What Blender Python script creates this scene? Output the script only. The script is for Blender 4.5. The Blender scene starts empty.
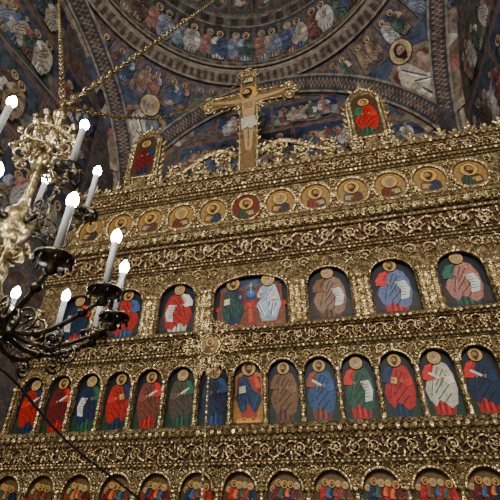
import bpy, math, random
from mathutils import Vector
from mathutils.geometry import tessellate_polygon
random.seed(7)
pi=math.pi
# ------------------------------------------------------------------ materials
def lin(c):
    return tuple((x/12.92 if x<=0.04045 else ((x+0.055)/1.055)**2.4) for x in c[:3])
def rgb(r,g,b): return (r/255.,g/255.,b/255.)
def newmat(name):
    m=bpy.data.materials.new(name); m.use_nodes=True
    nt=m.node_tree; b=nt.nodes['Principled BSDF']
    return m,nt,b
def ramp(nt,stops):
    r=nt.nodes.new('ShaderNodeValToRGB'); e=r.color_ramp.elements
    while len(e)<len(stops): e.new(0.5)
    for i,(p,c) in enumerate(stops):
        e[i].position=p; e[i].color=(*lin(c),1)
    return r
def noise(nt,scale,detail=4,rough=.6,dist=0):
    tc=nt.nodes.new('ShaderNodeTexCoord'); n=nt.nodes.new('ShaderNodeTexNoise')
    n.inputs['Scale'].default_value=scale; n.inputs['Detail'].default_value=detail; n.inputs['Roughness'].default_value=rough
    n.inputs['Distortion'].default_value=dist
    nt.links.new(tc.outputs['Object'],n.inputs['Vector']); return n
def voro(nt,scale,feat='F1'):
    tc=nt.nodes.new('ShaderNodeTexCoord'); n=nt.nodes.new('ShaderNodeTexVoronoi'); n.feature=feat
    n.inputs['Scale'].default_value=scale
    nt.links.new(tc.outputs['Object'],n.inputs['Vector']); return n
def bump(nt,b,src,strength,dist):
    bp=nt.nodes.new('ShaderNodeBump'); bp.inputs['Strength'].default_value=strength; bp.inputs['Distance'].default_value=dist
    nt.links.new(src,bp.inputs['Height']); nt.links.new(bp.outputs[0],b.inputs['Normal'])
def gold(name,dark,mid,light,metal=.7,rough=.36,sc=9,bs=.8,vs=22):
    m,nt,b=newmat(name)
    n=noise(nt,sc,6,.7); r=ramp(nt,[(.33,dark),(.5,mid),(.68,light)])  # noise patina; its dark end puts crevice shade into the colour
    nt.links.new(n.outputs['Fac'],r.inputs[0]); nt.links.new(r.outputs[0],b.inputs['Base Color'])
    b.inputs['Metallic'].default_value=metal; b.inputs['Roughness'].default_value=rough
    v=voro(nt,vs); bump(nt,b,v.outputs['Distance'],bs,.03)
    return m
GOLD=gold('gilded_carving',rgb(106,84,50),rgb(184,156,104),rgb(242,226,176),.78,.33)
GROUND=gold('gilded_ground',rgb(50,38,26),rgb(112,90,56),rgb(180,152,102),.55,.42,14,1.0,30)  # darker gilding, shade of the recesses put into its colour
REDG=gold('red_bole_ground',rgb(36,18,14),rgb(78,46,30),rgb(124,94,56),.3,.5,16,.9,34)
BRASS=gold('brass',rgb(76,60,36),rgb(140,118,76),rgb(210,190,146),.85,.28,12,.15,30)
DBRASS=gold('dark_brass',rgb(24,21,18),rgb(54,46,34),rgb(110,94,62),.9,.28,14,.2,30)  # darker brass tone for arms and drip pans
def painted(name='tempera_paint',rough=.55,var=.25,sc=14,spec=.2,sat=1.0,val=.8):
    m,nt,b=newmat(name)
    a=nt.nodes.new('ShaderNodeAttribute'); a.attribute_name='Col'
    n=noise(nt,sc,8,.75); r=ramp(nt,[(.3,(1-var*1.6,)*3),(.6,(1,1,1))])
    nt.links.new(n.outputs['Fac'],r.inputs[0])
    mx=nt.nodes.new('ShaderNodeMix'); mx.data_type='RGBA'; mx.blend_type='MULTIPLY'; mx.inputs[0].default_value=1
    nt.links.new(a.outputs['Color'],mx.inputs[6]); nt.links.new(r.outputs[0],mx.inputs[7])
    hs=nt.nodes.new('ShaderNodeHueSaturation'); hs.inputs['Saturation'].default_value=sat; hs.inputs['Value'].default_value=val
    nt.links.new(mx.outputs[2],hs.inputs['Color'])
    nt.links.new(hs.outputs[0],b.inputs['Base Color']); b.inputs['Roughness'].default_value=rough
    b.inputs['Specular IOR Level'].default_value=spec
    return m
PAINT=painted()
FPAINT=painted('fresco_paint',.8,.45,4,.1,.72,.72)
def frescobase():
    m,nt,b=newmat('fresco_plaster')
    n0=noise(nt,1.6,5,.6,1.5)
    r=ramp(nt,[(.28,rgb(52,58,74)),(.40,rgb(100,84,66)),(.47,rgb(60,66,82)),(.53,rgb(116,100,80)),(.60,rgb(88,54,44)),(.70,rgb(80,78,76))])
    nt.links.new(n0.outputs['Fac'],r.inputs[0])
    n=noise(nt,5,10,.75)
    r2=ramp(nt,[(.35,(.5,.5,.5)),(.62,(1.,1.,1.))]); nt.links.new(n.outputs['Fac'],r2.inputs[0])
    mx=nt.nodes.new('ShaderNodeMix'); mx.data_type='RGBA'; mx.blend_type='MULTIPLY'; mx.inputs[0].default_value=1
    nt.links.new(r.outputs[0],mx.inputs[6]); nt.links.new(r2.outputs[0],mx.inputs[7])
    nt.links.new(mx.outputs[2],b.inputs['Base Color']); b.inputs['Roughness'].default_value=.8
    return m
FRESCO=frescobase()
def stone():
    m,nt,b=newmat('stone_floor')
    n=nt.nodes.new('ShaderNodeTexChecker'); tc=nt.nodes.new('ShaderNodeTexCoord'); n.inputs['Scale'].default_value=2
    n.inputs[1].default_value=(.16,.14,.12,1); n.inputs[2].default_value=(.06,.055,.05,1)
    nt.links.new(tc.outputs['Object'],n.inputs['Vector']); nt.links.new(n.outputs[0],b.inputs['Base Color'])
    b.inputs['Roughness'].default_value=.35; return m
STONE=stone()
def candlemat():
    m,nt,b=newmat('candle_sleeve'); n=noise(nt,6); r=ramp(nt,[(.3,rgb(128,124,116)),(.7,rgb(160,156,148))])
    nt.links.new(n.outputs['Fac'],r.inputs[0]); nt.links.new(r.outputs[0],b.inputs['Base Color'])
    b.inputs['Roughness'].default_value=.5; b.inputs['Subsurface Weight'].default_value=.1
    return m
CANDLE=candlemat()
def bulbmat():
    m,nt,b=newmat('bulb_glow'); b.inputs['Emission Color'].default_value=(.80,.9,1,1); b.inputs['Emission Strength'].default_value=150
    return m
BULB=bulbmat()
m,nt,b=newmat('black_cable'); b.inputs['Base Color'].default_value=(.01,.01,.012,1); b.inputs['Roughness'].default_value=.5; CABLE=m

# ------------------------------------------------------------------ mesh builder
class MB:
    def __init__(s): s.v=[]; s.f=[]; s.c=[]
    def add(s,vs,fs,col=(1,1,1)):
        o=len(s.v); s.v.extend([tuple(p) for p in vs]); s.f.extend([tuple(i+o for i in f) for f in fs]); s.c.extend([col]*len(vs))
    def poly(s,pts,col=(1,1,1)): s.add(pts,[tuple(range(len(pts)))],col)
    def box(s,x0,x1,y0,y1,z0,z1,col=(1,1,1)):
        vs=[(x,y,z) for x in(x0,x1) for y in(y0,y1) for z in(z0,z1)]
        s.add(vs,[(0,1,3,2),(4,6,7,5),(0,4,5,1),(2,3,7,6),(0,2,6,4),(1,5,7,3)],col)
    def prism(s,pts,y0,y1,col=(1,1,1)):
        n=len(pts); vs=[(x,y0,z) for x,z in pts]+[(x,y1,z) for x,z in pts]
        fs=[tuple(range(n)),tuple(range(2*n-1,n-1,-1))]+[(i,(i+1)%n,n+(i+1)%n,n+i) for i in range(n)]
        s.add(vs,fs,col)
    def tube(s,pts,rad,n=6,ref=(0,1,0),col=(1,1,1),closed=False):
        P=[Vector(p) for p in pts]; m=len(P); ref=Vector(ref); vs=[]
        for i in range(m):
            if closed: t=P[(i+1)%m]-P[i-1]
            else: t=P[min(i+1,m-1)]-P[max(i-1,0)]
            t.normalize(); a=t.cross(ref)
            if a.length<1e-3: a=t.cross(Vector((1,.1,0)))
            a.normalize(); b=t.cross(a)
            r=rad[i] if isinstance(rad,(list,tuple)) else rad
            for k in range(n):
                w=2*pi*k/n; vs.append(P[i]+a*(r*math.cos(w))+b*(r*math.sin(w)))
        fs=[]
        rng=m if closed else m-1
        for i in range(rng):
            j=(i+1)%m
            for k in range(n): fs.append((i*n+k,i*n+(k+1)%n,j*n+(k+1)%n,j*n+k))
        if not closed: fs.append(tuple(range(n))); fs.append(tuple((m-1)*n+k for k in range(n-1,-1,-1)))
        s.add(vs,fs,col)
    def lathe(s,prof,c,n=16,col=(1,1,1),twist=None):
        vs=[];m=len(prof)
        for i,(r,z) in enumerate(prof):
            for k in range(n):
                w=2*pi*k/n; rr=r*(1+(twist[0]*math.sin(twist[1]*w+twist[2]*z) if twist else 0))
                vs.append((c[0]+rr*math.cos(w),c[1]+rr*math.sin(w),c[2]+z))
        fs=[]
        for i in range(m-1):
            for k in range(n): fs.append((i*n+k,i*n+(k+1)%n,(i+1)*n+(k+1)%n,(i+1)*n+k))
        fs.append(tuple(range(n-1,-1,-1))); fs.append(tuple((m-1)*n+k for k in range(n)))
        s.add(vs,fs,col)
    def ell(s,c,rx,ry,rz,ang=0,nu=6,nv=3,col=(1,1,1)):
        # ellipsoid, long axis rx rotated by ang in the XZ plane
        vs=[];ca,sa=math.cos(ang),math.sin(ang)
        def pt(x,y,z): return (c[0]+x*ca-z*sa,c[1]+y,c[2]+x*sa+z*ca)
        vs.append(pt(rx,0,0))
        for i in range(1,nv+1):
            th=pi*i/(nv+1)
            for k in range(nu):
                w=2*pi*k/nu; vs.append(pt(rx*math.cos(th),ry*math.sin(th)*math.cos(w),rz*math.sin(th)*math.sin(w)))
        vs.append(pt(-rx,0,0)); L=len(vs)-1
        fs=[(0,1+(k+1)%nu,1+k) for k in range(nu)]
        for i in range(nv-1):
            for k in range(nu): a=1+i*nu; fs.append((a+k,a+(k+1)%nu,a+nu+(k+1)%nu,a+nu+k))
        a=1+(nv-1)*nu; fs+=[(a+k,a+(k+1)%nu,L) for k in range(nu)]
        s.add(vs,fs,col)
    def obj(s,name,mat,parent=None,smooth=False,colors=False):
        if not s.v: return None
        xs=[p[0] for p in s.v];ys=[p[1] for p in s.v];zs=[p[2] for p in s.v]
        o=Vector(((min(xs)+max(xs))/2,(min(ys)+max(ys))/2,min(zs)))
        me=bpy.data.meshes.new(name); me.from_pydata([Vector(p)-o for p in s.v],[],s.f)
        if colors:
            at=me.color_attributes.new('Col','FLOAT_COLOR','POINT'); d=[]
            for c in s.c: d.extend((*lin(c),1))
            at.data.foreach_set('color',d)
        if smooth: me.polygons.foreach_set('use_smooth',[True]*len(me.polygons))
        me.materials.append(mat); me.update()
        ob=bpy.data.objects.new(name,me); bpy.context.collection.objects.link(ob); ob.location=o
        if parent is not None:
            ob.parent=parent; ob.location=o-parent.location
        return ob
def empty(name,loc=(0,0,0)):
    e=bpy.data.objects.new(name,None); e.location=loc; e.empty_display_size=.2; bpy.context.collection.objects.link(e); return e

# ------------------------------------------------------------------ 2-D painter
class Painter:
    """paints flat coloured shapes on a mapped surface M(u,v,d)"""
    def __init__(s,M,curved=0): s.M=M; s.mb=MB(); s.d=.001; s.step=.0008; s.curved=curved
    def P(s,pts,col):
        s.d+=s.step
        if not s.curved:
            s.mb.poly([s.M(u,v,s.d) for u,v in pts],col); return
        mxe=s.curved
        us=[p[0] for p in pts]; vs=[p[1] for p in pts]
        if max(us)-min(us)<mxe and max(vs)-min(vs)<mxe:
            s.mb.poly([s.M(u,v,s.d) for u,v in pts],col); return
        tris=[tuple(pts[i] for i in t) for t in tessellate_polygon([[Vector((u,v,0)) for u,v in pts]])]
        while tris:
            t=tris.pop()
            L=[math.dist(t[i],t[(i+1)%3]) for i in range(3)]; k=L.index(max(L))
            if L[k]>mxe*1.2:
                a,b_,c=t[k],t[(k+1)%3],t[(k+2)%3]; m_=((a[0]+b_[0])/2,(a[1]+b_[1])/2)
                tris.append((a,m_,c)); tris.append((m_,b_,c))
            else: s.mb.poly([s.M(u,v,s.d) for u,v in t],col)
    def E(s,cx,cy,rx,ry,col,n=14,a0=0,a1=2*pi,rot=0):
        pts=[]
        full=abs(a1-a0-2*pi)<1e-6
        k=n if full else n+1
        for i in range(k):
            w=a0+(a1-a0)*i/n; x=rx*math.cos(w); y=ry*math.sin(w)
            pts.append((cx+x*math.cos(rot)-y*math.sin(rot),cy+x*math.sin(rot)+y*math.cos(rot)))
        s.P(pts,col)
    def R(s,x0,x1,y0,y1,col): s.P([(x0,y0),(x1,y0),(x1,y1),(x0,y1)],col)
    def L(s,x0,y0,x1,y1,w,col):
        dx,dy=x1-x0,y1-y0; l=math.hypot(dx,dy) or 1; nx,ny=-dy/l*w/2,dx/l*w/2
        s.P([(x0+nx,y0+ny),(x0-nx,y0-ny),(x1-nx,y1-ny),(x1+nx,y1+ny)],col)
def mul(c,k): return tuple(max(0,min(1,x*k)) for x in c)
SKIN=rgb(170,118,78); HALO=rgb(216,168,72)
def hand(p,x,y,r,f,skin,ang=1.2):
    p.E(x,y,r,r*1.15,skin,8)
    for i,l in enumerate((1.5,1.9,2.0,1.75)):
        a=ang+(i-1.5)*.28*f
        p.L(x,y,x+f*math.cos(a)*r*l,y+math.sin(a)*r*l,r*.42,skin)
    p.L(x,y,x-f*r*1.2,y+r*.8,r*.45,skin)
def head(p,x,y,r,hair,beard,f=1,skin=SKIN,halo=True,turn=.15):
    if halo:
        p.E(x,y,r*2.0,r*2.0,rgb(84,44,24),18); p.E(x,y,r*1.84,r*1.84,HALO,18); p.E(x,y,r*1.45,r*1.45,mul(HALO,.86),18)
    p.E(x,y+r*.12,r*.98,r*1.18,hair,14)
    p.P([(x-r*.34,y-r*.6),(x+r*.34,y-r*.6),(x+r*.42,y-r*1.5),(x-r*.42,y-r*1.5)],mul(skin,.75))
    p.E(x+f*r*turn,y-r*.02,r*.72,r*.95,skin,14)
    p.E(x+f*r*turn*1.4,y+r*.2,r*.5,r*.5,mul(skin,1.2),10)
    if beard:
        p.P([(x+f*r*turn+a*r,y+b*r) for a,b in((-.7,-.2),(-.45,-.35),(-.2,-.32),(0,-.38),(.2,-.32),(.45,-.35),(.7,-.2),(.6,-.85),(.2,-1.45),(-.1,-1.45),(-.55,-.9))],hair)
    cx=x+f*r*turn
    for sx in(-1,1):
        p.L(cx+sx*.14*r,y+.3*r,cx+sx*.46*r,y+.28*r,.08*r,mul(hair,.5))
        p.E(cx+sx*.29*r,y+.12*r,.13*r,.075*r,rgb(40,24,16),6)
    p.L(cx,y+.15*r,cx+f*.08*r,y-.22*r,.1*r,mul(skin,.7))
    p.L(cx-.18*r,y-.42*r,cx+.18*r,y-.42*r,.09*r,rgb(140,60,45))
def standing(p,x,z,h,tun,man,hair=rgb(80,52,32),beard=True,f=1,prop='book',halo=True,full=True,wide=1.0,propc=rgb(150,40,30),simple=False):
    def T(pts,c): p.P([(x+f*a*h*wide,z+b*h) for a,b in pts],c)
    if full:
        for a in(-.06,.07): p.E(x+f*a*h,z+.015*h,.035*h,.016*h,mul(SKIN,.8),8)
    T([(-.10,.02),(-.02,.0),(.05,.02),(.12,.015),(.14,.25),(.12,.5),(.155,.7),(.12,.80),(.04,.85),(-.04,.85),(-.12,.80),(-.15,.7),(-.12,.5),(-.14,.25)],tun)
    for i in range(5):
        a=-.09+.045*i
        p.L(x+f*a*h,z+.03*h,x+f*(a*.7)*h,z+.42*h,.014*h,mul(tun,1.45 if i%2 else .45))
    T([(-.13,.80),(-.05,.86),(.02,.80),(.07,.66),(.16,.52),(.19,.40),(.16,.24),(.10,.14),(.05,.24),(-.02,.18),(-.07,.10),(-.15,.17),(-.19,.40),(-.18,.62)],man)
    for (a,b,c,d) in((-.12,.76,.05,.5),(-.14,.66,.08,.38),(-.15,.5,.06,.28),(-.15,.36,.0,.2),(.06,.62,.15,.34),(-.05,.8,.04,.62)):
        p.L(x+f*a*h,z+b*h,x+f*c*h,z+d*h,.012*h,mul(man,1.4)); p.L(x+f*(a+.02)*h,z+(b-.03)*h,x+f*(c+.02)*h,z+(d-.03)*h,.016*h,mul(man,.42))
    T([(.04,.83),(.13,.80),(.19,.66),(.19,.56),(.09,.55),(.06,.6),(.11,.66)],mul(tun,1.25))
    T([(-.05,.60),(-.16,.60),(-.18,.50),(-.10,.47),(-.02,.55)],mul(man,1.2))
    if prop=='book':
        T([(.01,.50),(.11,.53),(.08,.67),(-.02,.64)],propc); T([(.025,.53),(.09,.55),(.07,.645),(.005,.625)],rgb(214,176,90))
    elif prop=='scroll':
        T([(-.02,.60),(-.13,.62),(-.17,.45),(-.14,.28),(-.05,.26),(-.07,.44)],rgb(216,212,198))
        for i in range(5): T([(-.12,.56-.05*i),(-.05,.55-.05*i),(-.05,.54-.05*i),(-.12,.55-.05*i)],rgb(70,60,55))
    elif prop=='roll':
        T([(.0,.56),(.12,.66),(.10,.69),(-.02,.59)],rgb(220,212,190))
    hand(p,x+f*.07*h,z+.575*h,.02*h,f,SKIN)
    hand(p,x-f*.05*h,z+.56*h,.02*h,-f,SKIN,.9)
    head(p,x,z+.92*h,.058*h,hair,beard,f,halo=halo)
def seated(p,x,z,h,tun,man,hair,f=1,throne=True,thc=rgb(150,110,50),beard=True,halo=True):
    def T(pts,c): p.P([(x+f*a*h,z+b*h) for a,b in pts],c)
    if throne:
        T([(-.30,0),(.30,0),(.30,.45),(.25,.46),(.25,.78),(.14,.84),(-.14,.84),(-.25,.78),(-.25,.46),(-.30,.45)],thc)
        T([(-.22,.46),(.22,.46),(.21,.74),(.1,.79),(-.1,.79),(-.21,.74)],rgb(120,30,24))
        T([(-.33,.36),(.33,.36),(.33,.44),(-.33,.44)],rgb(180,40,30))
        T([(-.22,-.01),(.22,-.01),(.2,.06),(-.2,.06)],mul(thc,1.3))
    T([(-.13,.07),(.13,.07),(.17,.2),(.20,.40),(.15,.55),(.17,.70),(.12,.79),(-.12,.79),(-.17,.70),(-.15,.55),(-.20,.40),(-.17,.2)],tun)
    T([(-.13,.79),(-.05,.83),(.0,.72),(.08,.52),(.20,.46),(.23,.36),(.17,.22),(.10,.12),(.03,.24),(-.02,.3),(-.08,.14),(-.16,.18),(-.23,.38),(-.19,.6)],man)
    for (a,b,c,d) in((-.12,.74,.04,.5),(-.15,.6,.12,.42),(-.18,.42,-.08,.2),(.17,.42,.07,.18),(.2,.36,.12,.2),(-.05,.44,.0,.3),(-.1,.4,-.06,.18)):
        p.L(x+f*a*h,z+b*h,x+f*c*h,z+d*h,.013*h,mul(man,1.45)); p.L(x+f*(a+.025)*h,z+b*h,x+f*(c+.025)*h,z+d*h,.014*h,mul(man,.45))
    T([(.09,.77),(.15,.75),(.22,.6),(.2,.53),(.12,.55)],mul(tun,1.2))
    hand(p,x+f*.14*h,z+.6*h,.025*h,f,SKIN); hand(p,x-f*.1*h,z+.5*h,.025*h,-f,SKIN)
    T([(-.17,.46),(-.05,.48),(-.06,.6),(-.17,.58)],rgb(220,200,150))
    for a in(-.08,.08): p.E(x+a*h,z+.06*h,.035*h,.02*h,SKIN,8)
    head(p,x,z+.90*h,.068*h,hair,beard,f,halo=halo)
def bust(p,x,z,h,tun,man,hair,f=1,beard=True,clip=None):
    def T(pts,c): p.P([(x+f*a*h,z+b*h) for a,b in pts],c)
    T([(-.36,.10),(-.18,-.0),(.18,.0),(.36,.10),(.34,.36),(.2,.46),(.08,.52),(-.08,.52),(-.2,.46),(-.34,.36)],tun)
    T([(-.36,.10),(-.18,.0),(.06,.0),(.12,.2),(.0,.42),(-.08,.5),(-.2,.46),(-.34,.36)],man)
    for i in range(4): p.L(x+f*(-.3+.07*i)*h,z+(.08+.02*i)*h,x+f*(-.16+.05*i)*h,z+.42*h,.02*h,mul(man,1.4 if i%2 else .5))
    T([(.1,.1),(.3,.14),(.27,.33),(.08,.3)],rgb(180,146,80))
    hand(p,x+f*.04*h,z+.24*h,.045*h,f,SKIN)
    head(p,x,z+.68*h,.15*h,hair,beard,f)

# ------------------------------------------------------------------ layout numbers (metres)
XL,XR=-4.75,5.55            # iconostasis ends
CX,CY,S=.4,-3.3,5.2         # nave bay centre, half side
RS=S*math.sqrt(2); RR=4.5; ZR=14.3; ZC=ZR-math.sqrt(RS*RS-RR*RR)

# ------------------------------------------------------------------ iconostasis
ico=empty('iconostasis',(0.4,0,0))
ground=MB(); redg=MB(); gd=MB(); smo=MB()
# core
ground.box(XL,XR,.12,.4,0,8.3)
ground.box(XL,XR,-.02,.12,0,1.38)
def moulding(z0,z1,y,leaf=.11,steps=3,mb=ground):
    h=(z1-z0)/steps
    for i in range(steps):
        yy=y-.035*i
        mb.box(XL,XR,yy,.12,z0+h*i,z0+h*(i+.96))
    n=int((XR-XL)/leaf)
    for i in range(n):
        x=XL+leaf*(i+.5)
        smo.ell((x,y-.035*(steps//2)-.012,(z0+z1)/2),(z1-z0)*.3,.03,leaf*.42,pi/2,6,3)
def bead(z,y,pitch=.07,r=.022):
    n=int((XR-XL)/pitch)
    for i in range(n): smo.ell((XL+pitch*(i+.5),y,z),r*1.2,r,r,0,6,3)
def spiral(xc,zc,R,y,sgn=1,a0=0,turns=1.6,tr=.02,leaves=8,dire=1):
    pts=[];rad=[];N=22
    for i in range(N+1):
        t=i/N; r=R*(1-.84*t); a=a0+dire*2*pi*turns*t
        pts.append((xc+r*math.cos(a),y-.02*t,zc+r*math.sin(a))); rad.append(tr*(1-.45*t))
    smo.tube(pts,rad,5)
    for i in range(leaves):
        t=(i+.5)/leaves*.8; r=R*(1-.84*t)+tr; a=a0+dire*2*pi*turns*t; la=a+dire*.9
        x=xc+(r+R*.12)*math.cos(a); z=zc+(r+R*.12)*math.sin(a)
        smo.ell((x,y-.015,z),R*.26,tr*.9,R*.11,la,6,3)
    for k in range(6):
        a=2*pi*k/6; smo.ell((xc+R*.16*math.cos(a),y-.045,zc+R*.16*math.sin(a)),R*.13,tr*.8,R*.08,a,5,2)
    smo.ell((xc,y-.06,zc),R*.09,tr,R*.09,0,6,3)
def vine(z0,z1,y,mod,x0=None,x1=None):
    x0=XL if x0 is None else x0; x1=XR if x1 is None else x1
    H=z1-z0; zm=(z0+z1)/2; n=max(2,int((x1-x0)/mod)); m=(x1-x0)/n
    pts=[]
    for i in range(n*8+1):
        x=x0+m*i/8; pts.append((x,y-.015,zm+.40*H*math.cos(pi*(x-x0)/m)))
    smo.tube(pts,H*.07,5)
    for i in range(n):
        s=1 if i%2 else -1
        spiral(x0+m*(i+.5),zm-0*s,min(H*.37,m*.43),y-.03,s,a0=(pi*.5 if s>0 else -pi*.5),dire=s,tr=H*.068)
        smo.ell((x0+m*i,y-.03,zm+(-1 if i%2 else 1)*-.30*H),H*.22,.03,H*.08,pi/2,6,3)
def twisted(x,y,z0,z1,r):
    H=z1-z0
    prof=[(r*1.5,0),(r*1.5,.05*H),(r*1.1,.07*H)]+[(r,.08*H+.82*H*i/22) for i in range(23)]+[(r*1.2,.91*H),(r*1.7,.96*H),(r*1.7,H)]
    smo.lathe(prof,(x,y,z0),10,twist=(.2,2,38/1.0))
def arcade(xs,hws,zb,zs,zt,y0,y1,rise=None,colr=.035,mb=ground):
    n=len(xs)
    for i,(x,hw) in enumerate(zip(xs,hws)):
        l=XL if i==0 else (xs[i-1]+hws[i-1]+x-hw)/2
        r=XR if i==n-1 else (xs[i+1]-hws[i+1]+x+hw)/2
        if r<l+.05: continue
        rz=hw if rise is None else rise
        arc=[(x-hw*math.cos(pi*k/16),zs+rz*math.sin(pi*k/16)) for k in range(17)]
        mb.prism([(l,zb),(x-hw,zb)]+arc+[(x+hw,zb),(r,zb),(r,zt),(l,zt)],y0,y1)
        smo.tube([(a,y0-.012,z) for a,z in arc],.022,6)
        for k in range(0,17):
            w=pi*k/16; smo.ell((x-(hw+.05)*math.cos(w),y0-.01,zs+(rz+.05)*math.sin(w)),.026,.02,.018,pi-w,5,2)
        for sg in(-1,1):
            ex=(l if sg<0 else r); q=abs(ex-x)
            R=min(.13,(zt-zs-rz*.55)*.36,q*.34)
            spiral(x+sg*(q-R*1.25),zt-R*1.25,R,y0-.02,1,a0=pi/2*(1+sg),dire=-sg,tr=R*.16,leaves=6,turns=1.3)
            if hw<.5 and rz>.3: spiral(x+sg*(hw*.45),zt-R*.75,R*.6,y0-.02,1,a0=pi/2*(1-sg),dire=sg,tr=R*.1,leaves=5,turns=1.2)
        smo.ell((x,y0-.03,zs+rz+.06),.05,.025,.035,pi/2,6,3)
    edges=[XL+.07]+[(xs[i]+hws[i]+xs[i+1]-hws[i+1])/2 for i in range(n-1)]+[XR-.07]
    for e in edges: twisted(e,y0-.035,zb,zs+.03,colr)

# --- feast tier
fx=[-.16+.69*i for i in range(-6,9)]; fx=[x for x in fx if XL+.3<x<XR-.3]
arcade(fx,[.275]*len(fx),1.38,1.86,2.2,-.02,.06,colr=.035)
# --- entablature 1
moulding(2.18,2.26,-.04,.09,2); bead(2.265,-.1)
redg.box(XL,XR,-.05,.12,2.24,2.58); vine(2.27,2.54,-.07,.27)
moulding(2.57,2.77,-.08,.12,3,gd)
bead(2.55,-.11)
# --- apostle tier
ax=[-.04+.615*i for i in range(-7,9)]; ax=[x for x in ax if x<XR-.3]
arcade(ax,[.262]*len(ax),2.77,3.58,3.98,-.02,.06,rise=.25,colr=.03)
# --- entablature 2
moulding(3.97,4.07,-.04,.08,2)
redg.box(XL,XR,-.06,.12,4.06,4.34); vine(4.08,4.32,-.08,.25)
bead(4.075,-.12); moulding(4.33,4.44,-.1,.1,2,gd)
# --- prophet tier
px=[-3.83,-2.67,-1.51,.0,1.51,2.67,3.83,4.99]; ph=[.39,.39,.39,.73,.39,.39,.39,.39]
arcade(px,ph,4.44,5.24,5.86,-.02,.06,rise=.33,colr=.075)
for a,b,ha,hb in zip(px[:-1],px[1:],ph[:-1],ph[1:]):
    for off in (-.11,.11):
        twisted((a+ha+b-hb)/2+off,-.05,4.44,5.3,.05)
# --- frieze
moulding(5.84,5.94,-.06,.1,2); bead(5.95,-.14)
redg.box(XL,XR,-.10,.12,5.93,6.42); vine(5.96,6.38,-.12,.4)
moulding(6.41,6.80,-.13,.16,4,gd); bead(6.42,-.17,.09,.03); bead(6.8,-.25,.09,.03)
vine(6.50,6.68,-.22,.22)
# --- medallion tier
ground.box(XL,XR,-.03,.12,6.8,7.8)
mx=[-.08+.775*i for i in range(-6,8)]; mx=[x for x in mx if XL+.35<x<XR-.35]
for x in mx:
    ring=[(x+.345*math.cos(2*pi*k/28),-.06,7.30+.385*math.sin(2*pi*k/28)) for k in range(28)]
    smo.tube(ring,.035,6,closed=True)
    for k in range(28): smo.ell((x+.395*math.cos(2*pi*k/28+.1),-.045,7.30+.435*math.sin(2*pi*k/28+.1)),.03,.025,.022,0,5,2)
for i in range(len(mx)+1):
    xe=mx[0]-.3875+.775*i
    if XL+.1<xe<XR-.1:
        for s in(-1,1):
            spiral(xe,7.30+s*.34,.095,-.06,1,a0=-s*pi/2,dire=s,tr=.018,leaves=6,turns=1.2)
        smo.ell((xe,-.05,7.30),.1,.03,.03,pi/2,6,3)
# --- upper cornice
moulding(7.78,7.92,-.08,.1,2); bead(7.93,-.16,.08,.028)
redg.box(XL,XR,-.12,.12,7.9,8.2); vine(7.94,8.17,-.14,.24)
moulding(8.18,8.34,-.16,.13,2,gd)
# --- cresting
n=int((XR-XL)/.30)
for i in range(n+1):
    x=XL+.05+i*(XR-XL-.1)/n
    big=i%2==0; H=.50 if big else .30
    smo.lathe([(.05,0),(.03,.05),(.045,.1),(.02,.14)],(x,-.08,8.34),8)
    smo.ell((x,-.08,8.34+H*.62),H*.38,.03,.05,pi/2,6,3)
    for s in(-1,1):
        smo.ell((x+s*.075,-.08,8.34+H*.42),.11,.028,.035,pi/2-s*.65,6,3)
        smo.ell((x+s*.10,-.08,8.40),.08,.028,.03,pi/2-s*1.2,6,3)
        spiral(x+s*.06,8.34+H*.25,.05,-.09,1,a0=pi/2,dire=s,tr=.012,leaves=3,turns=1.)
ground.obj('arcades_and_panels',GROUND,ico)
redg.obj('frieze_grounds',REDG,ico)
gd.obj('cornices',GROUND,ico)
smo.obj('gilded_carving',GOLD,ico,smooth=True)

# ------------------------------------------------------------------ icons
def planeM(y): return lambda u,v,d:(u,y-d,v)
NAVY=rgb(28,34,46); GREEN=rgb(38,62,44)
def icon(name,x0,x1,z0,z1,fn,y=.09,bg=NAVY,low=GREEN,hor=.3):
    p=Painter(planeM(y))
    p.mb.box(x0,x1,y,.125,z0,z1,mul(bg,.8))
    p.R(x0,x1,z0,z1,bg)
    if low: p.P([(x0,z0),(x1,z0),(x1,z0+(z1-z0)*hor),((x0+x1)/2,z0+(z1-z0)*(hor+.03)),(x0,z0+(z1-z0)*hor)],low)
    fn(p)
    return p.mb.obj(name,PAINT,None,colors=True)
RED=rgb(178,34,22); DRED=rgb(104,26,22); BLUE=rgb(50,78,114); DBL=rgb(28,44,68); GRN=rgb(40,82,58); BRN=rgb(98,64,38); GREY=rgb(120,122,120); CREAM=rgb(196,186,160); ORG=rgb(190,92,40); PINK=rgb(170,112,96)
WH=rgb(176,168,150); BK=rgb(52,34,22)
sty={-7:(DBL,RED,WH,1),-6:(RED,DRED,BK,1),-5:(GRN,DBL,WH,1),-4:(DBL,RED,BK,1),-3:(RED,rgb(120,60,40),BK,1),-2:(GRN,rgb(84,70,54),WH,1),
     -1:(BLUE,rgb(52,56,84),DRED,1),1:(BRN,rgb(120,84,50),BK,-1),2:(rgb(120,60,40),BLUE,BK,-1),3:(RED,GRN,WH,-1),4:(DBL,RED,BK,-1),5:(RED,CREAM,WH,-1),6:(RED,DBL,BK,-1),7:(BLUE,ORG,BK,-1),8:(DBL,RED,WH,-1)}
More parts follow.
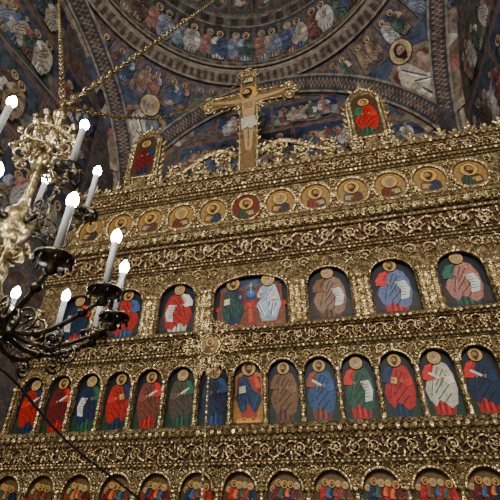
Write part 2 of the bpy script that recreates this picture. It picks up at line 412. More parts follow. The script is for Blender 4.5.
for i,x in enumerate(ax):
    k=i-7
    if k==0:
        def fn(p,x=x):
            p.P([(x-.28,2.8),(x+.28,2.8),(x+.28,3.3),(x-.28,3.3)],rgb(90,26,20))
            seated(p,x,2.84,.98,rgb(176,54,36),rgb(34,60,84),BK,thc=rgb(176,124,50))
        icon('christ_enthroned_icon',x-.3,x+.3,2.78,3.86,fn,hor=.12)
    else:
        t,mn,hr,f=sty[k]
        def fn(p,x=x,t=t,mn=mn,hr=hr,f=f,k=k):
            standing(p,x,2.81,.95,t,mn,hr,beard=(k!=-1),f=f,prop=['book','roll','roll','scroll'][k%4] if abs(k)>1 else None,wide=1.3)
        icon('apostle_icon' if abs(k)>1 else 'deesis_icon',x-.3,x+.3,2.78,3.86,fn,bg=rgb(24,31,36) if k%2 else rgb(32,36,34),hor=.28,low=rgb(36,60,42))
psty=[(RED,DBL,WH,1),(BLUE,RED,BK,1),(CREAM,RED,WH,1),None,(BRN,rgb(140,106,80),WH,-1),(RED,rgb(96,108,140),BK,-1),(GRN,PINK,WH,-1),(DBL,RED,BK,-1)]
for i,(x,hw) in enumerate(zip(px,ph)):
    if x<XL+.3: continue
    if psty[i] is None:
        def fn(p):
            p.E(0,5.2,.6,.36,rgb(52,66,92),20); 
            for k in range(12): p.E(-.55+.1*k,5.34+.1*math.sin(k*1.3),.09,.06,rgb(74,88,112),10)
            p.P([(-.62,4.5),(.62,4.5),(.58,4.78),(-.58,4.78)],rgb(120,80,40))
            for s in(-1,1):
                p.P([(s*.66,4.5),(s*.62,5.2),(s*.54,5.2),(s*.52,4.5)],rgb(150,50,30))
            p.P([(-.17,4.55),(.17,4.55),(.13,5.05),(-.13,5.05)],RED)
            p.P([(-.1,4.6),(.1,4.6),(.08,5.0),(-.08,5.0)],rgb(200,80,44))
            p.E(0,5.2,.09,.09,rgb(60,100,160),14); p.L(0,5.2,0,5.44,.02,HALO); p.L(-.05,5.38,.05,5.38,.02,HALO)
            seated(p,-.36,4.5,1.04,DBL,rgb(40,70,58),BK,1,True,rgb(120,66,36))
            seated(p,.36,4.5,1.04,rgb(150,160,172),rgb(180,190,200),WH,-1,True,rgb(120,66,36))
        icon('holy_trinity_icon',-.77,.77,4.45,5.6,fn,bg=rgb(24,26,34),low=None)
    else:
        t,mn,hr,f=psty[i]
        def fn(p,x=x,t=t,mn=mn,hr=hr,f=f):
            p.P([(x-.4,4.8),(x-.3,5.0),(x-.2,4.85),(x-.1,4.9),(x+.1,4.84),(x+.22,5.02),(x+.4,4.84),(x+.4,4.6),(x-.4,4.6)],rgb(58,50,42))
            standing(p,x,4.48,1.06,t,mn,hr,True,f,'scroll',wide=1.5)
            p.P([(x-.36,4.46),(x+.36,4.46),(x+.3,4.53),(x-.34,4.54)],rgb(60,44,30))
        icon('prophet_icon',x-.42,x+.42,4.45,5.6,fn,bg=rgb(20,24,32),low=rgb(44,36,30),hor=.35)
mcol=[(rgb(110,60,40),rgb(70,60,60)),(rgb(60,66,80),rgb(130,64,44)),(rgb(70,80,96),BRN),(rgb(64,80,60),rgb(110,50,38)),(rgb(120,80,50),rgb(52,60,76)),(BRN,rgb(60,76,56))]
for i,x in enumerate(mx):
    p=Painter(planeM(-.035))
    p.E(x,7.3,.33,.37,rgb(104,72,36),28); p.E(x,7.3,.30,.34,rgb(156,120,62) if abs(x+.08)>.1 else rgb(110,40,28),28)
    t,mn=mcol[i%6]
    bust(p,x,7.02,.58,mul(t,.9),mul(mn,.9),rgb(140,126,100) if i%3==0 else BK,1 if i%2 else -1)
    p.mb.prism([(x+.33*math.cos(2*pi*k/28),7.3+.37*math.sin(2*pi*k/28)) for k in range(28)],-.035,-.031,rgb(110,80,40))
    p.mb.obj('saint_medallion_icon',PAINT,None,colors=True)
for i,x in enumerate(fx):
    def fn(p,x=x,i=i):
        rr=random.Random(i)
        z=.08
        p.P([(x-.28,1.42+z),(x-.28,1.78+z),(x-.16,1.9+z),(x-.06,1.74+z),(x+.05,1.72+z),(x+.15,1.93+z),(x+.28,1.76+z),(x+.28,1.42+z)],rr.choice([rgb(130,100,56),rgb(110,90,66),rgb(120,68,40)]))
        p.R(x-.22,x-.1,1.66,2.0,rgb(126,106,80)); p.P([(x-.24,2.0),(x-.08,2.0),(x-.16,2.06)],rgb(140,60,40))
        for k in range(5):
            t=rr.choice([DRED,BLUE,GRN,BRN,ORG]); m2=rr.choice([RED,DBL,GRN,BRN,DRED])
            standing(p,x-.19+.095*k,1.50+.05*(k%2),.42+.03*(k%3),t,m2,rr.choice([BK,WH]),True,1 if k<2 else -1,None,wide=1.1)
    icon('feast_scene_icon',x-.31,x+.31,1.40,2.15,fn,bg=rgb(120,94,52),low=rgb(60,58,40))

# ------------------------------------------------------------------ crucifix above
cr=empty('crucifix',(0,-.1,8.34))
g=MB(); s2=smo=MB()
ZA,HA,ZTP=11.02,1.02,12.0
def crossshape(e):
    w=.17+e; zt,zb,za,ax_=ZTP+e,8.34,ZA,HA+e; k=.17
    return [(-w,zb),(w,zb),(w,za-k-e),(ax_,za-k-e),(ax_,za+k+e),(w,za+k+e),(w,zt),(-w,zt),(-w,za+k+e),(-ax_,za+k+e),(-ax_,za-k-e),(-w,za-k-e)]
g.prism(crossshape(.05),-.16,-.08)
for (ex,ez,dx,dz) in((HA+.12,ZA,1,0),(-HA-.12,ZA,-1,0),(0,ZTP+.13,0,1)):
    for k in(-1,0,1):
        q=(ex+dx*(.1 if k==0 else -.02)+dz*k*.2, ez+dz*(.1 if k==0 else -.02)+dx*k*.2)
        g.prism([(q[0]+.12*math.cos(2*pi*j/14),q[1]+.14*math.sin(2*pi*j/14)) for j in range(14)],-.16-.002*k,-.08)
        s2.tube([(q[0]+.12*math.cos(2*pi*j/14),-.17,q[1]+.14*math.sin(2*pi*j/14)) for j in range(14)],.02,5,closed=True)
        s2.ell((q[0],-.17,q[1]),.06,.05,.06,0,8,4)
cs=crossshape(.05); s2.tube([(a,-.17,b) for a,b in cs],.028,5,closed=True)
for k in range(4):
    a=pi/4+k*pi/2
    for o in(-.25,0,.25): s2.ell((.38*math.cos(a+o*.8),-.13,ZA+.42*math.sin(a+o*.8)),.2,.03,.03,a+o,6,3)
for s in(-1,1):
    for i in range(8):
        s2.ell((s*.26,-.12,8.6+.27*i),.1,.03,.035,pi/2-s*.7,6,3)
        if i<4:
            for t in(-1,1): s2.ell((s*(.36+.2*i),-.12,ZA+t*.26),.09,.03,.03,pi/2*t-s*.5*t,6,3)
for s in(-1,1):
    pts=[(s*(.25+1.9*t),-.1,8.85+.36*math.sin(t*pi*1.6)*(1-t*.4)) for t in [i/24 for i in range(25)]]
    s2.tube(pts,[.09*(1-.5*i/24) for i in range(25)],7)
    spiral(s*.62,8.95,.26,-.12,1,a0=-pi/2,dire=s,tr=.05); spiral(s*1.25,8.72,.22,-.12,1,a0=pi/2,dire=-s,tr=.04); spiral(s*1.85,8.75,.22,-.12,1,a0=-pi/2,dire=s,tr=.04)
    for i in range(7): s2.ell((s*(.4+.28*i),-.12,9.2-.05*i),.12,.03,.04,pi/2-s*.5,6,3)
g.obj('cross_beams',GROUND,cr); s2.obj('gilded_trim',GOLD,cr,smooth=True)
p=Painter(planeM(-.162)); p.step=.002
p.P(crossshape(-.02),rgb(120,90,48)); p.P(crossshape(-.05),rgb(128,98,58))
bodyc=rgb(186,148,104)
def PT(pts,c): p.P([(a*.86,ZA+(b-11.15)*.9) for a,b in pts],c)
p.E(0,ZA+.22,.26,.29,HALO,20)
PT([(-1.12,11.24),(-1.1,11.14),(-.6,11.02),(-.24,10.95),(-.2,10.6),(-.17,10.3),(-.21,10.05),(-.16,9.7),(-.13,9.5),(-.1,9.1),(-.07,8.9),(.07,8.9),(.1,9.1),(.13,9.5),(.17,9.7),(.2,10.05),(.17,10.3),(.2,10.6),(.24,10.95),(.6,11.02),(1.1,11.14),(1.12,11.24),(.6,11.17),(.22,11.18),(.08,11.22),(-.08,11.22),(-.22,11.18),(-.6,11.17)],bodyc)
for s in(-1,1): hand(p,s*.96,ZA+.03,.045,s,bodyc,.2)
for z in(10.9,10.8,10.7): PT([(-.13,z),(.13,z),(.13,z-.02),(-.13,z-.02)],mul(bodyc,.7))
PT([(-.012,9.95),(.012,9.95),(.012,8.95),(-.012,8.95)],mul(bodyc,.55))
PT([(-.23,10.2),(.22,10.25),(.24,9.85),(.1,9.7),(-.02,9.8),(-.2,9.72)],rgb(196,184,160))
head(p,-.04,ZA+.2,.15,BK,True,-1,bodyc,halo=False)
p.R(-.13,.13,ZA+.62,ZA+.8,CREAM)
p.mb.obj('painted_corpus',PAINT,cr,colors=True)
def sideicon(name,xc,t,mn,f):
    e=empty(name,(xc,-.05,8.34)); g=MB(); global smo; smo=MB()
    z0,z1=8.75,10.05; hw=.42
    g.prism([(xc-hw,z0),(xc+hw,z0),(xc+hw,z1),(xc+hw*.6,z1+.28),(xc,z1+.48),(xc-hw*.6,z1+.28),(xc-hw,z1)],-.12,-.02)
    g.prism([(xc-.2,8.3),(xc+.2,8.3),(xc+.12,8.8),(xc-.12,8.8)],-.12,-.02)
    smo.tube([(xc-hw,-.13,z0),(xc+hw,-.13,z0),(xc+hw,-.13,z1),(xc+hw*.6,-.13,z1+.28),(xc,-.13,z1+.48),(xc-hw*.6,-.13,z1+.28),(xc-hw,-.13,z1)],.035,6,closed=True)
    for s in(-1,1):
        twisted(xc+s*(hw-.08),-.14,z0+.03,z1,.04)
        for i in range(6): smo.ell((xc+s*(hw+.07),-.07,z0+.1+.22*i),.13,.03,.045,pi/2-s*.6,6,3)
        spiral(xc+s*.34,8.62,.16,-.1,1,a0=pi/2,dire=s,tr=.03)
        smo.ell((xc+s*.25,-.07,z1+.5),.16,.03,.05,pi/2-s*.7,6,3)
    smo.ell((xc,-.07,z1+.66),.2,.04,.07,pi/2,6,4)
    g.obj('frame_board',GROUND,e); smo.obj('frame_carving',GOLD,e,smooth=True)
    p=Painter(planeM(-.122))
    p.P([(xc-.3,z0+.08),(xc+.3,z0+.08),(xc+.3,z1),(xc+.15,z1+.2),(xc-.15,z1+.2),(xc-.3,z1)],rgb(76,56,34))
    standing(p,xc,z0+.1,1.2,t,mn,BK,False,f,None,wide=1.15)
    p.mb.obj('painted_figure',PAINT,e,colors=True)
sideicon('mourning_virgin_icon',-2.85,DBL,DRED,1)
sideicon('mourning_john_icon',2.87,GRN,RED,-1)

# ------------------------------------------------------------------ room shell
def simple(name,mat,fn):
    mb=MB(); fn(mb); return mb.obj(name,mat)
simple('floor',STONE,lambda m:m.box(CX-S-.3,CX+S+.3,-16,2.5,-.1,0))
simple('wall_back',FRESCO,lambda m:m.box(CX-S-.3,CX+S+.3,CY+S+.03,CY+S+.3,0,14.2))
simple('wall_left',FRESCO,lambda m:m.box(CX-S-.3,CX-S-.03,-9,CY+S+.3,0,14.2))
simple('wall_right',FRESCO,lambda m:m.box(CX+S+.03,CX+S+.3,-9,CY+S+.3,0,14.2))
v=MB(); NA=160; NR=14; vs=[]
for i in range(NA):
    a=2*pi*i/NA; rb=S/max(abs(math.cos(a)),abs(math.sin(a)))
    for j in range(NR+1):
        r=RR+(rb-RR)*j/NR; vs.append((CX+r*math.cos(a),CY+r*math.sin(a),ZC+math.sqrt(max(0,RS*RS-r*r))))
v.add(vs,[(i*(NR+1)+j,i*(NR+1)+j+1,((i+1)%NA)*(NR+1)+j+1,((i+1)%NA)*(NR+1)+j) for i in range(NA) for j in range(NR)])
v.obj('ceiling_pendentives',FRESCO,smooth=True)
d=MB(); vs=[];ND=20; DH=4.6
for j in range(ND+1):
    e=pi/2*j/ND*.999
    for i in range(96):
        a=2*pi*i/96; r=RR*math.cos(e); vs.append((CX+r*math.cos(a),CY+r*math.sin(a),ZR+DH*math.sin(e)))
d.add(vs,[(j*96+i,j*96+(i+1)%96,(j+1)*96+(i+1)%96,(j+1)*96+i) for j in range(ND) for i in range(96)])
d.obj('ceiling_dome',FRESCO,smooth=True)
tr=MB()
def ringtube(m,r,z,rad,n=96): m.tube([(CX+r*math.cos(2*pi*i/n),CY+r*math.sin(2*pi*i/n),z) for i in range(n)],rad,6,ref=(0,0,1),closed=True)
TRM=gold('trim_stucco',rgb(76,64,52),rgb(108,94,78),rgb(140,126,106),.1,.6,6,.3,20)
ringtube(tr,RR-.02,ZR,.07); ringtube(tr,RR-.1,ZR+.14,.05)
tr.obj('trim_1',TRM,smooth=True)

# frescoes ---------------------------------------------------------------
def sphM(R,zc,sz=1.0):
    def M(u,v,d):   # u azimuth, v elevation (radians)
        r=(R-d)*math.cos(v); return (CX+r*math.cos(u),CY+r*math.sin(u),zc+(R-d)*sz*math.sin(v))
    return M
def local(M,u0,v0,R,flip=-1):
    c=max(.2,math.cos(v0))
    return lambda x,y,d: M(u0+flip*x/(R*c),v0+y/R,d)
FC=[rgb(66,84,122),rgb(140,58,44),rgb(156,120,76),rgb(84,104,88),rgb(184,166,136),rgb(104,76,62),rgb(130,138,154),rgb(168,96,62),rgb(196,188,176)]
def scene(p,x0,x1,z0,z1,rr,n=4,sky=None):
    w=x1-x0;h=z1-z0
    p.R(x0,x1,z0,z1,rgb(134,84,64)); b=.03*h
    p.R(x0+b,x1-b,z0+b,z1-b,sky or rr.choice([rgb(60,74,104),rgb(62,70,88),rgb(104,92,78),rgb(76,86,100)]))
    pts=[(x0+b,z0+b)]
    k=6
    for i in range(k+1): pts.append((x0+b+(w-2*b)*i/k,z0+h*(.25+.4*rr.random())))
    pts.append((x1-b,z0+b)); p.P(pts,rr.choice([rgb(150,126,92),rgb(130,118,100),rgb(116,92,70),rgb(140,144,136)]))
    pts=[(x0+b,z0+b)]
    for i in range(k+1): pts.append((x0+b+(w-2*b)*i/k,z0+h*(.1+.25*rr.random())))
    pts.append((x1-b,z0+b)); p.P(pts,rr.choice([rgb(96,90,62),rgb(92,74,56),rgb(74,84,70)]))
    for i in range(rr.choice([1,2,3])):
        bx=x0+b+rr.random()*(w*.72); bw=w*(.12+.12*rr.random()); bh=h*(.55+.25*rr.random())
        bw=min(bw,x1-b-bx-.02*w)
        c=rr.choice([rgb(180,164,136),rgb(160,112,86),rgb(140,146,158)])
        p.R(bx,bx+bw,z0+.3*h,z0+bh,c); p.R(bx+bw*.7,bx+bw,z0+.3*h,z0+bh,mul(c,.7)); p.R(bx+bw*.25,bx+bw*.55,z0+.4*h,z0+bh*.85,mul(c,.35))
        p.P([(bx-.01*w,z0+bh),(bx+bw+.01*w,z0+bh),(bx+bw*.5,z0+bh+.12*h)],rgb(150,60,44))
    for i in range(n):
        x=x0+w*(.14+.72*(i+.5*rr.random())/n); t=rr.choice(FC); m2=rr.choice(FC)
        standing(p,x,z0+h*(.05+.12*rr.random()),h*(.60+.14*rr.random()),t,m2,rr.choice([BK,WH]),rr.random()<.6,rr.choice([1,-1]),rr.choice([None,'scroll',None]),halo=rr.random()<.75,wide=1.4)
fr=empty('trim_frescoes',(CX,CY,8))
rr=random.Random(3)
yb=CY+S+.03
p=Painter(planeM(yb)); p.step=.0004
rows=[(8.6,10.3),(10.36,12.0),(12.06,13.6)]
for (z0,z1) in rows:
    x=CX-S+.1
    while x<CX+S-.6:
        w=1.3+.9*rr.random(); x1=min(x+w,CX+S-.1)
        zt=ZC+math.sqrt(max(0,S*S-max(abs(x-CX),abs(x1-CX))**2))
        p.d=.002
        if zt>z0+.8: scene(p,x,x1,z0,min(z1,zt-.02),rr,3 if w<1.7 else 5,sky=rr.choice([rgb(44,62,100),rgb(50,58,76),rgb(60,80,110)]))
        x=x1+.04
p.mb.obj('painted_scenes_back',FPAINT,fr,colors=True)
for nm,xw,sg in(('left',CX-S-.03,1),('right',CX+S+.03,-1)):
    p=Painter(lambda u,v,d,xw=xw,sg=sg:(xw+sg*d,u,v)); p.step=.0004
    for (z0,z1) in [(6.6,8.5)]+rows:
        y=-8
        while y<CY+S-.5:
            w=1.5+.9*rr.random(); y1=min(y+w,CY+S-.1)
            m=max(abs(y-CY),abs(y1-CY))
            p.d=.002
            if z0<7 or (m<S and ZC+math.sqrt(S*S-m*m)>z0+.8):
                zt=99 if z0<7 else ZC+math.sqrt(S*S-m*m)-.05
                scene(p,y,y1,z0,min(z1,zt),rr,4)
            y=y1+.06
    p.mb.obj('painted_scenes_'+nm,FPAINT,fr,colors=True)
M1=sphM(RS,ZC)
def paint_local(M,u0,v0,R,fn,nm,start=.004,step=.0008,cv=.2):
    p=Painter(local(M,u0,v0,R),cv); p.d=start; p.step=step; fn(p); return p
allp=MB()
def merge(p):
    o=len(allp.v); allp.v+=p.mb.v; allp.c+=p.mb.c; allp.f+=[tuple(i+o for i in f) for f in p.mb.f]
ering=math.acos(RR/RS)
def ringband(M,v0,v1,col,d,n=120,alt=None):
    for i in range(n):
        a,b2=2*pi*i/n,2*pi*(i+1)/n
        allp.poly([M(a,v0,d),M(b2,v0,d),M(b2,v1,d),M(a,v1,d)],alt if (alt and i%2) else col)
ringband(M1,ering-.012,ering,rgb(150,132,102),.14)
ringband(M1,ering-.05,ering-.012,rgb(100,64,52),.14,240,rgb(136,118,90))
ringband(M1,ering-.06,ering-.05,rgb(154,138,110),.14)
rs=random.Random(21)
ek=[.10,.27,.44,.61]
for e0 in ek:
    e1=e0+.165 if e0<.6 else ering-.245
    em=(e0+e1)/2; H=(e1-e0)*RS
    if H<.5: continue
    nseg=int(2*pi*RS*math.cos(em)/1.35)
    for i in range(nseg):
        u0=2*pi*(i+.5)/nseg; hw=pi/nseg*RS*math.cos(em)*.98
        ok=True
        for (du,e) in((-1,e0),(1,e0),(-1,e1),(1,e1)):
            X,Y,_=M1(u0+du*pi/nseg,e,0)
            if max(abs(X-CX),abs(Y-CY))>S-.1: ok=False
        if ok: merge(paint_local(M1,u0,em,RS,lambda p:scene(p,-hw,hw,-H/2,H/2,rs,3),'t'))
for q in range(4):
    u0=pi/4+q*pi/2
    def ev(p,q=q):
        p.P([(-2.5,.95),(-2.35,.1),(-1.9,-.5),(-1.5,-1.0),(-1.0,-1.45),(-.5,-1.85),(0,-2.1),(.5,-1.85),(1.0,-1.45),(1.5,-1.0),(1.9,-.5),(2.35,.1),(2.5,.95),(1.2,.9),(0,.88),(-1.2,.9)],rgb(70,80,102))
        p.R(-1.9,-1.15,-.4,.6,rgb(170,148,122)); p.R(-1.7,-1.35,-.2,.35,rgb(62,50,44)); p.P([(-2.0,.6),(-1.05,.6),(-1.5,.86)],rgb(146,70,52))
        p.R(1.2,1.75,-.35,.45,rgb(150,118,94)); p.P([(1.1,.45),(1.85,.45),(1.47,.75)],rgb(138,134,142))
        p.P([(.8,-1.0),(1.3,-1.0),(1.25,-.3),(.85,-.3)],rgb(136,90,56)); p.P([(.75,-.3),(1.4,-.3),(1.25,-.05),(.85,-.1)],CREAM)
        seated(p,0,-1.85,2.85,rgb(96,110,138) if q%2 else rgb(156,120,92),rgb(206,188,158),WH if q%2 else BK,1,True,rgb(150,118,78))
    merge(paint_local(M1,u0,.57,RS,ev,'x',start=.145))
for i in range(34):
    def sm(p,i=i):
        r3=random.Random(i*7); w=.40
        p.R(-w,w,-.55,.5,rgb(140,78,56)); p.R(-w+.04,w-.04,-.51,.46,r3.choice([rgb(60,76,112),rgb(96,104,120),rgb(120,104,84)]))
        for j in range(2): standing(p,-.18+.36*j,-.46,.86,r3.choice(FC),r3.choice(FC),BK,True,1,None,wide=1.3)
    merge(paint_local(M1,2*pi*i/34,ering-.145,RS,sm,'y',start=.05))
M2=sphM(RR,ZR,DH/RR)
ringband(M2,.05,.09,rgb(120,102,78),.05,120,rgb(92,62,52)); ringband(M2,.09,.10,rgb(150,134,106),.052)
ringband(M2,.44,.46,rgb(136,120,96),.05); ringband(M2,.46,.52,rgb(74,62,58),.05,90,rgb(112,96,76)); ringband(M2,.52,.54,rgb(136,120,96),.05)
ringband(M2,.86,.94,rgb(112,96,74),.05,60,rgb(76,58,52)); ringband(M2,1.2,1.26,rgb(130,104,66),.05)
for i in range(28):
    rr=random.Random(100+i)
    def fg(p):
        p.R(-.44,.44,-.78,.78,rgb(100,74,60)); p.R(-.40,.40,-.74,.74,rr.choice([rgb(66,74,90),rgb(76,74,74),rgb(88,92,100)]))
        standing(p,-.18,-.7,1.3,rr.choice(FC),rr.choice(FC),rr.choice([BK,WH]),True,1,None,wide=1.3); standing(p,.2,-.7,1.25,rr.choice(FC),rr.choice(FC),BK,True,-1,None,wide=1.3)
    merge(paint_local(M2,2*pi*i/28,.27,RR,fg,'z',step=.0008,cv=.16))
    def fh(p):
        p.R(-.36,.36,-.62,.62,rgb(96,84,70)); p.E(0,0,.30,.5,rgb(130,108,78),20); p.E(0,0,.26,.44,rgb(62,74,100),20); bust(p,0,-.32,.58,rr.choice(FC),rr.choice(FC),BK)
    merge(paint_local(M2,2*pi*i/28,.70,RR,fh,'w',step=.001,cv=.16))
def onSphere(x,y,d):
    z=ZC+math.sqrt(max(0,RS*RS-x*x-y*y)); k=1-d/RS
    return (CX+x*k,CY+y*k,ZC+(z-ZC)*k)
for q in range(4):
    ca,sa=round(math.cos(q*pi/2)),round(math.sin(q*pi/2))
    N=120
    def pt(b,wd,d):
        a=S-wd; rad=math.sqrt(RS*RS-a*a); t=rad*math.cos(b); lim=a
        t=max(-lim,min(lim,t)); return onSphere(ca*a-sa*t,sa*a+ca*t,d)
    for i in range(N):
        b0=.10+(pi-.20)*i/N; b1=.10+(pi-.20)*(i+1)/N; bm=(b0+b1)/2
        for (w0,w1,c) in((.0,.05,rgb(150,136,110)),(.05,.38,[rgb(92,60,48),rgb(60,66,84)][i%2]),(.38,.43,rgb(150,136,110))):
            allp.poly([pt(b0,w0,.25),pt(b1,w0,.25),pt(b1,w1,.25),pt(b0,w1,.25)],c)
        allp.poly([pt(b0,.215,.255),pt(bm,.08,.255),pt(b1,.215,.255),pt(bm,.35,.255)],rgb(146,128,96))
        allp.poly([pt(b0*.7+bm*.3,.215,.26),pt(bm,.15,.26),pt(b1*.7+bm*.3,.215,.26),pt(bm,.28,.26)],rgb(110,54,42))
allp.obj('painted_vault_figures',FPAINT,fr,colors=True)
rb_=MB()
for q in range(4):
    ca,sa=round(math.cos(q*pi/2)),round(math.sin(q*pi/2))
    rad_in=S-.02; pts=[]
    for i in range(61):
        b=pi*i/60; t=rad_in*math.cos(b); a=S-.02
        pts.append((CX+ca*a-sa*t,CY+sa*a+ca*t,ZC+rad_in*math.sin(b)))
    rb_.tube(pts,.11,8,ref=(ca,sa,0))
rb_.obj('trim_2',TRM,smooth=True)

# ------------------------------------------------------------------ chandelier
AX,AY=-.126,-5.315
ch=empty('chandelier',(AX,AY,2.3))
st=MB(); arm=MB(); can=MB(); blb=MB(); fil=MB()
st.lathe([(.005,2.12),(.03,2.15),(.05,2.2),(.03,2.25),(.07,2.30),(.13,2.36),(.15,2.43),(.13,2.5),(.06,2.56),(.04,2.62),(.05,2.68),(.03,2.74),(.03,2.86),(.07,2.92),(.10,2.99),(.09,3.06),(.04,3.12),(.025,3.2),(.025,3.4),(.05,3.44),(.06,3.5),(.03,3.56),(.018,3.6),(.018,3.88),(.04,3.92),(.045,3.97),(.02,4.02),(.01,4.06)],(AX,AY,0),20)
def candle(x,y,z,L=.30):
    arm.lathe([(.012,-.07),(.03,-.055),(.02,-.03),(.035,-.012),(.082,.0),(.088,.014),(.08,.02),(.03,.012),(.028,.05),(.022,.055)],(x,y,z),18)
    for k in range(8):
        w=2*pi*k/8; arm.lathe([(.002,-.035),(.009,-.025),(.005,-.008),(.002,.0)],(x+.075*math.cos(w),y+.075*math.sin(w),z),6)
    can.lathe([(.0185,.03),(.0185,L-.01),(.017,L),(.010,L+.002)],(x,y,z),14)
    blb.lathe([(.010,L),(.021,L+.010),(.028,L+.032),(.026,L+.054),(.015,L+.076),(.003,L+.092)],(x,y,z),14)
def armcurve(ang,R,z0,zc,drop):
    c,s=math.cos(ang),math.sin(ang); pts=[]
    for i in range(21):
        t=i/20; r=.04+(R-.04)*t
        z=z0+(zc-.06-z0)*t**1.5-drop*math.sin(pi*min(1,t*1.06))
        pts.append((AX+r*c,AY+r*s,z))
    arm.tube(pts,[.017-.006*i/20 for i in range(21)],8,ref=(-s,c,0))
    for (t0,rs,dr) in((.35,.075,1),(.68,.06,-1)):
        k=int(t0*20); P=Vector(pts[k]); sp=[]
        for i in range(19):
            u=i/18; a=-pi/2*dr+dr*2*pi*1.35*u; q=rs*(1-.8*u)
            sp.append((P.x+c*(q*math.cos(a)),P.y+s*(q*math.cos(a)),P.z+dr*rs*1.0+q*math.sin(a)))
        arm.tube(sp,[.009-.004*i/18 for i in range(19)],6,ref=(-s,c,0))
        arm.ell(sp[-1],.016,.016,.016,0,6,4)
    for t0 in(.2,.5,.85):
        P=pts[int(t0*20)]; arm.ell(P,.026,.026,.026,0,8,4)
for k in range(12):
    a=math.radians(36+30*k); armcurve(a,.635,2.44,2.51,.13)
    candle(AX+.635*math.cos(a),AY+.635*math.sin(a),2.51)
for k in range(5):
    a=math.radians(56+72*k); armcurve(a,.35,3.02,3.25,.08)
    candle(AX+.35*math.cos(a),AY+.35*math.sin(a),3.25,.36)
smo=fil
for k in range(8):
    a=2*pi*k/8+.2; c,s=math.cos(a),math.sin(a)
    for (zc_,R0,rs,dr,z2) in((3.62,.10,.075,1,0),(3.80,.075,.055,-1,0),(3.48,.12,.06,-1,0),(2.80,.06,.05,1,0)):
        sp=[]
        for i in range(19):
            u=i/18; w=pi+dr*2*pi*1.4*u; q=rs*(1-.8*u)
            sp.append((AX+c*(R0+q*math.cos(w)),AY+s*(R0+q*math.cos(w)),zc_+q*math.sin(w)))
        fil.tube(sp,[.011-.005*i/18 for i in range(19)],6,ref=(-s,c,0))
        fil.lathe([(.002,-.02),(.018,-.01),(.022,.01),(.006,.035),(.002,.05)],(AX+c*(R0+rs),AY+s*(R0+rs),zc_+rs*.6),8)
for (r,z) in((.145,3.70),(.17,3.52)):
    fil.tube([(AX+r*math.cos(2*pi*i/32),AY+r*math.sin(2*pi*i/32),z) for i in range(32)],.009,6,ref=(0,0,1),closed=True)
st.obj('central_stem',BRASS,ch,smooth=True); arm.obj('arms_and_drip_pans',DBRASS,ch,smooth=True)
can.obj('candle_sleeves',CANDLE,ch,smooth=True); blb.obj('flame_bulbs',BULB,ch,smooth=True); fil.obj('filigree_crown',BRASS,ch,smooth=True)
def chain(m,pts,link=.07,r=.007,w=.02):
    P=[Vector(q) for q in pts]; k=0
    for a,b in zip(P[:-1],P[1:]):
        L=(b-a).length; t=(b-a).normalized(); n=max(1,int(L/link))
        ref=Vector((0,1,0)) if abs(t.y)<.9 else Vector((1,0,0))
        u=t.cross(ref).normalized(); v2=t.cross(u)
        for i in range(n):
            c=a+t*(L*(i+.5)/n); sd=u if k%2 else v2; other=v2 if k%2 else u; k+=1
            hl=L/n*.68
            ring=[c+t*(hl*math.cos(2*pi*j/10))+sd*(w*math.sin(2*pi*j/10)) for j in range(10)]
            m.tube(ring,r,4,ref=other,closed=True)
cm=MB()
top=Vector((AX,AY,4.05))
def hitdome(dr):
    dr=Vector(dr).normalized(); t=0
    while t<30:
        q=top+dr*t; r=math.hypot(q.x-CX,q.y-CY)
        if q.z>ZR and (r/RR)**2+((q.z-ZR)/DH)**2>=1: return q
        if q.z<=ZR and (q.x<CX-S or q.x>CX+S): return q
        if q.z>ZC and q.z<=ZR and r>RR and r*r+(q.z-ZC)**2>RS*RS: return q
        t+=.02
    return top+dr*10
chain(cm,[top,hitdome((.146,2.195,6.11))],.09,.009,.024)
chain(cm,[top,hitdome((-2.9,1.46,6.15))],.09,.008,.022)
cat=[top,Vector((-.25,-4.7,4.75)),Vector((-.45,-3.6,6.1)),Vector((-.45,-2.4,7.9)),Vector((-.25,-1.2,10.0)),Vector((0,-.2,11.9))]
chain(cm,cat,.08,.007,.02)
cm.obj('suspension_chains',BRASS,ch,smooth=True)
w=MB(); w.tube([top,hitdome((-3.2,.4,4.2))],.006,5); w.obj('stay_wire',CABLE,ch)
w=MB()
ctrl=[Vector((AX,AY,2.16)),Vector((-.36,-4.82,2.30)),Vector((-.32,-4.11,2.0)),Vector((-.14,-3.08,1.62)),Vector((.1,-1.9,1.0)),Vector((.3,-.4,.05))]
pts=[]
for i in range(len(ctrl)-1):
    p0=ctrl[max(0,i-1)];p1=ctrl[i];p2=ctrl[i+1];p3=ctrl[min(len(ctrl)-1,i+2)]
    for k in range(8):
        t=k/8; pts.append(.5*((2*p1)+(p2-p0)*t+(2*p0-5*p1+4*p2-p3)*t*t+(3*p1-p0-3*p2+p3)*t**3))
pts.append(ctrl[-1]); w.tube(pts,.009,6,ref=(1,0,0)); w.obj('hanging_cable',CABLE,ch,smooth=True)

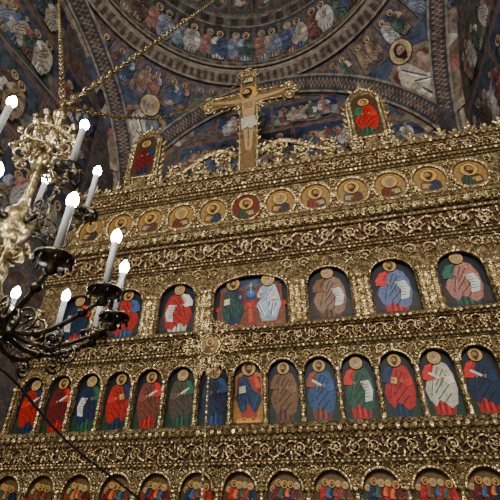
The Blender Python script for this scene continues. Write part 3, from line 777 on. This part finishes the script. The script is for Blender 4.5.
# ------------------------------------------------------------------ processional cross in front
px0,py0,pz0=-.34,-1.2,3.73
pc=empty('processional_cross',(px0,py0,0)); smo=MB()
smo.lathe([(.16,0),(.17,.04),(.1,.08),(.04,.12),(.018,.2),(.018,3.25),(.045,3.28),(.05,3.33),(.02,3.38),(.02,3.45)],(px0,py0,0),12)
def rg(cx,cz,r,tr,n=24): smo.tube([(cx+r*math.cos(2*pi*i/n),py0,cz+r*math.sin(2*pi*i/n)) for i in range(n)],tr,6,closed=True)
rg(px0,pz0,.15,.018); rg(px0,pz0,.19,.01)
for k in range(16):
    a=2*pi*k/16
    if k%4: smo.ell((px0+.25*math.cos(a),py0,pz0+.25*math.sin(a)),.07,.012,.018,a,6,3)
for k in range(4):
    a=k*pi/2; c,s=math.cos(a),math.sin(a)
    smo.ell((px0+.25*c,py0,pz0+.25*s),.09,.02,.03,a,8,4)
    for o in(-.09,0,.09):
        q=(px0+(.34+(.06 if o==0 else 0))*c-o*s,pz0+(.34+(.06 if o==0 else 0))*s+o*c)
        rg(q[0],q[1],.045,.012,14); smo.ell((q[0],py0,q[1]),.025,.02,.025,0,8,4)
for s in(-1,1):
    spiral(px0+s*.16,pz0-.36,.09,py0,1,a0=pi/2,dire=s,tr=.014); spiral(px0+s*.2,pz0+.3,.07,py0,1,a0=-pi/2,dire=s,tr=.012)
smo.obj('gilded_cross_and_pole',GOLD,pc,smooth=True)
p=Painter(planeM(py0-.005)); p.E(px0,pz0,.15,.15,rgb(150,120,70),24); bust(p,px0,pz0-.12,.24,rgb(120,80,50),rgb(96,70,48),BK)
p.mb.prism([(px0+.15*math.cos(2*pi*k/20),pz0+.15*math.sin(2*pi*k/20)) for k in range(20)],py0-.004,py0+.01,rgb(130,104,60))
p.mb.obj('painted_disc',PAINT,pc,colors=True)

# ------------------------------------------------------------------ light
def area(name,loc,target,size,energy,col):
    l=bpy.data.lights.new(name,'AREA'); l.shape='RECTANGLE'; l.size=size[0]; l.size_y=size[1]; l.energy=energy; l.color=col
    o=bpy.data.objects.new(name,l); o.location=loc; o.rotation_euler=(Vector(target)-Vector(loc)).to_track_quat('-Z','Y').to_euler(); bpy.context.collection.objects.link(o)
area('west_window_light',(1.5,-14,8),(0,0,6.5),(3.5,3.5),1850,(1,.98,.93))
area('south_window_light',(5.2,-7.5,8.0),(-1,0,7),(1.2,2.5),260,(.95,.97,1))
area('right_wall_fill_light',(-4.4,-7.5,8.0),(5,1,10),(1.2,2.5),260,(.95,.97,1))  # fill added to brighten the right wall, no window behind it
wd=bpy.data.worlds.new('church_ambient'); bpy.context.scene.world=wd; wd.use_nodes=True
bg=wd.node_tree.nodes['Background']; bg.inputs[0].default_value=(.78,.80,.84,1); bg.inputs[1].default_value=.5
# ------------------------------------------------------------------ camera
th=math.radians(33.2); psi=math.radians(13.4)
F=Vector((-math.sin(psi)*math.cos(th),math.cos(psi)*math.cos(th),math.sin(th)))
cd=bpy.data.cameras.new('camera'); cd.sensor_width=36; cd.lens=28.8; cd.clip_start=.05
co=bpy.data.objects.new('camera',cd); co.location=(1.622,-6.81,1.6); co.rotation_euler=F.to_track_quat('-Z','Y').to_euler()
bpy.context.collection.objects.link(co); bpy.context.scene.camera=co
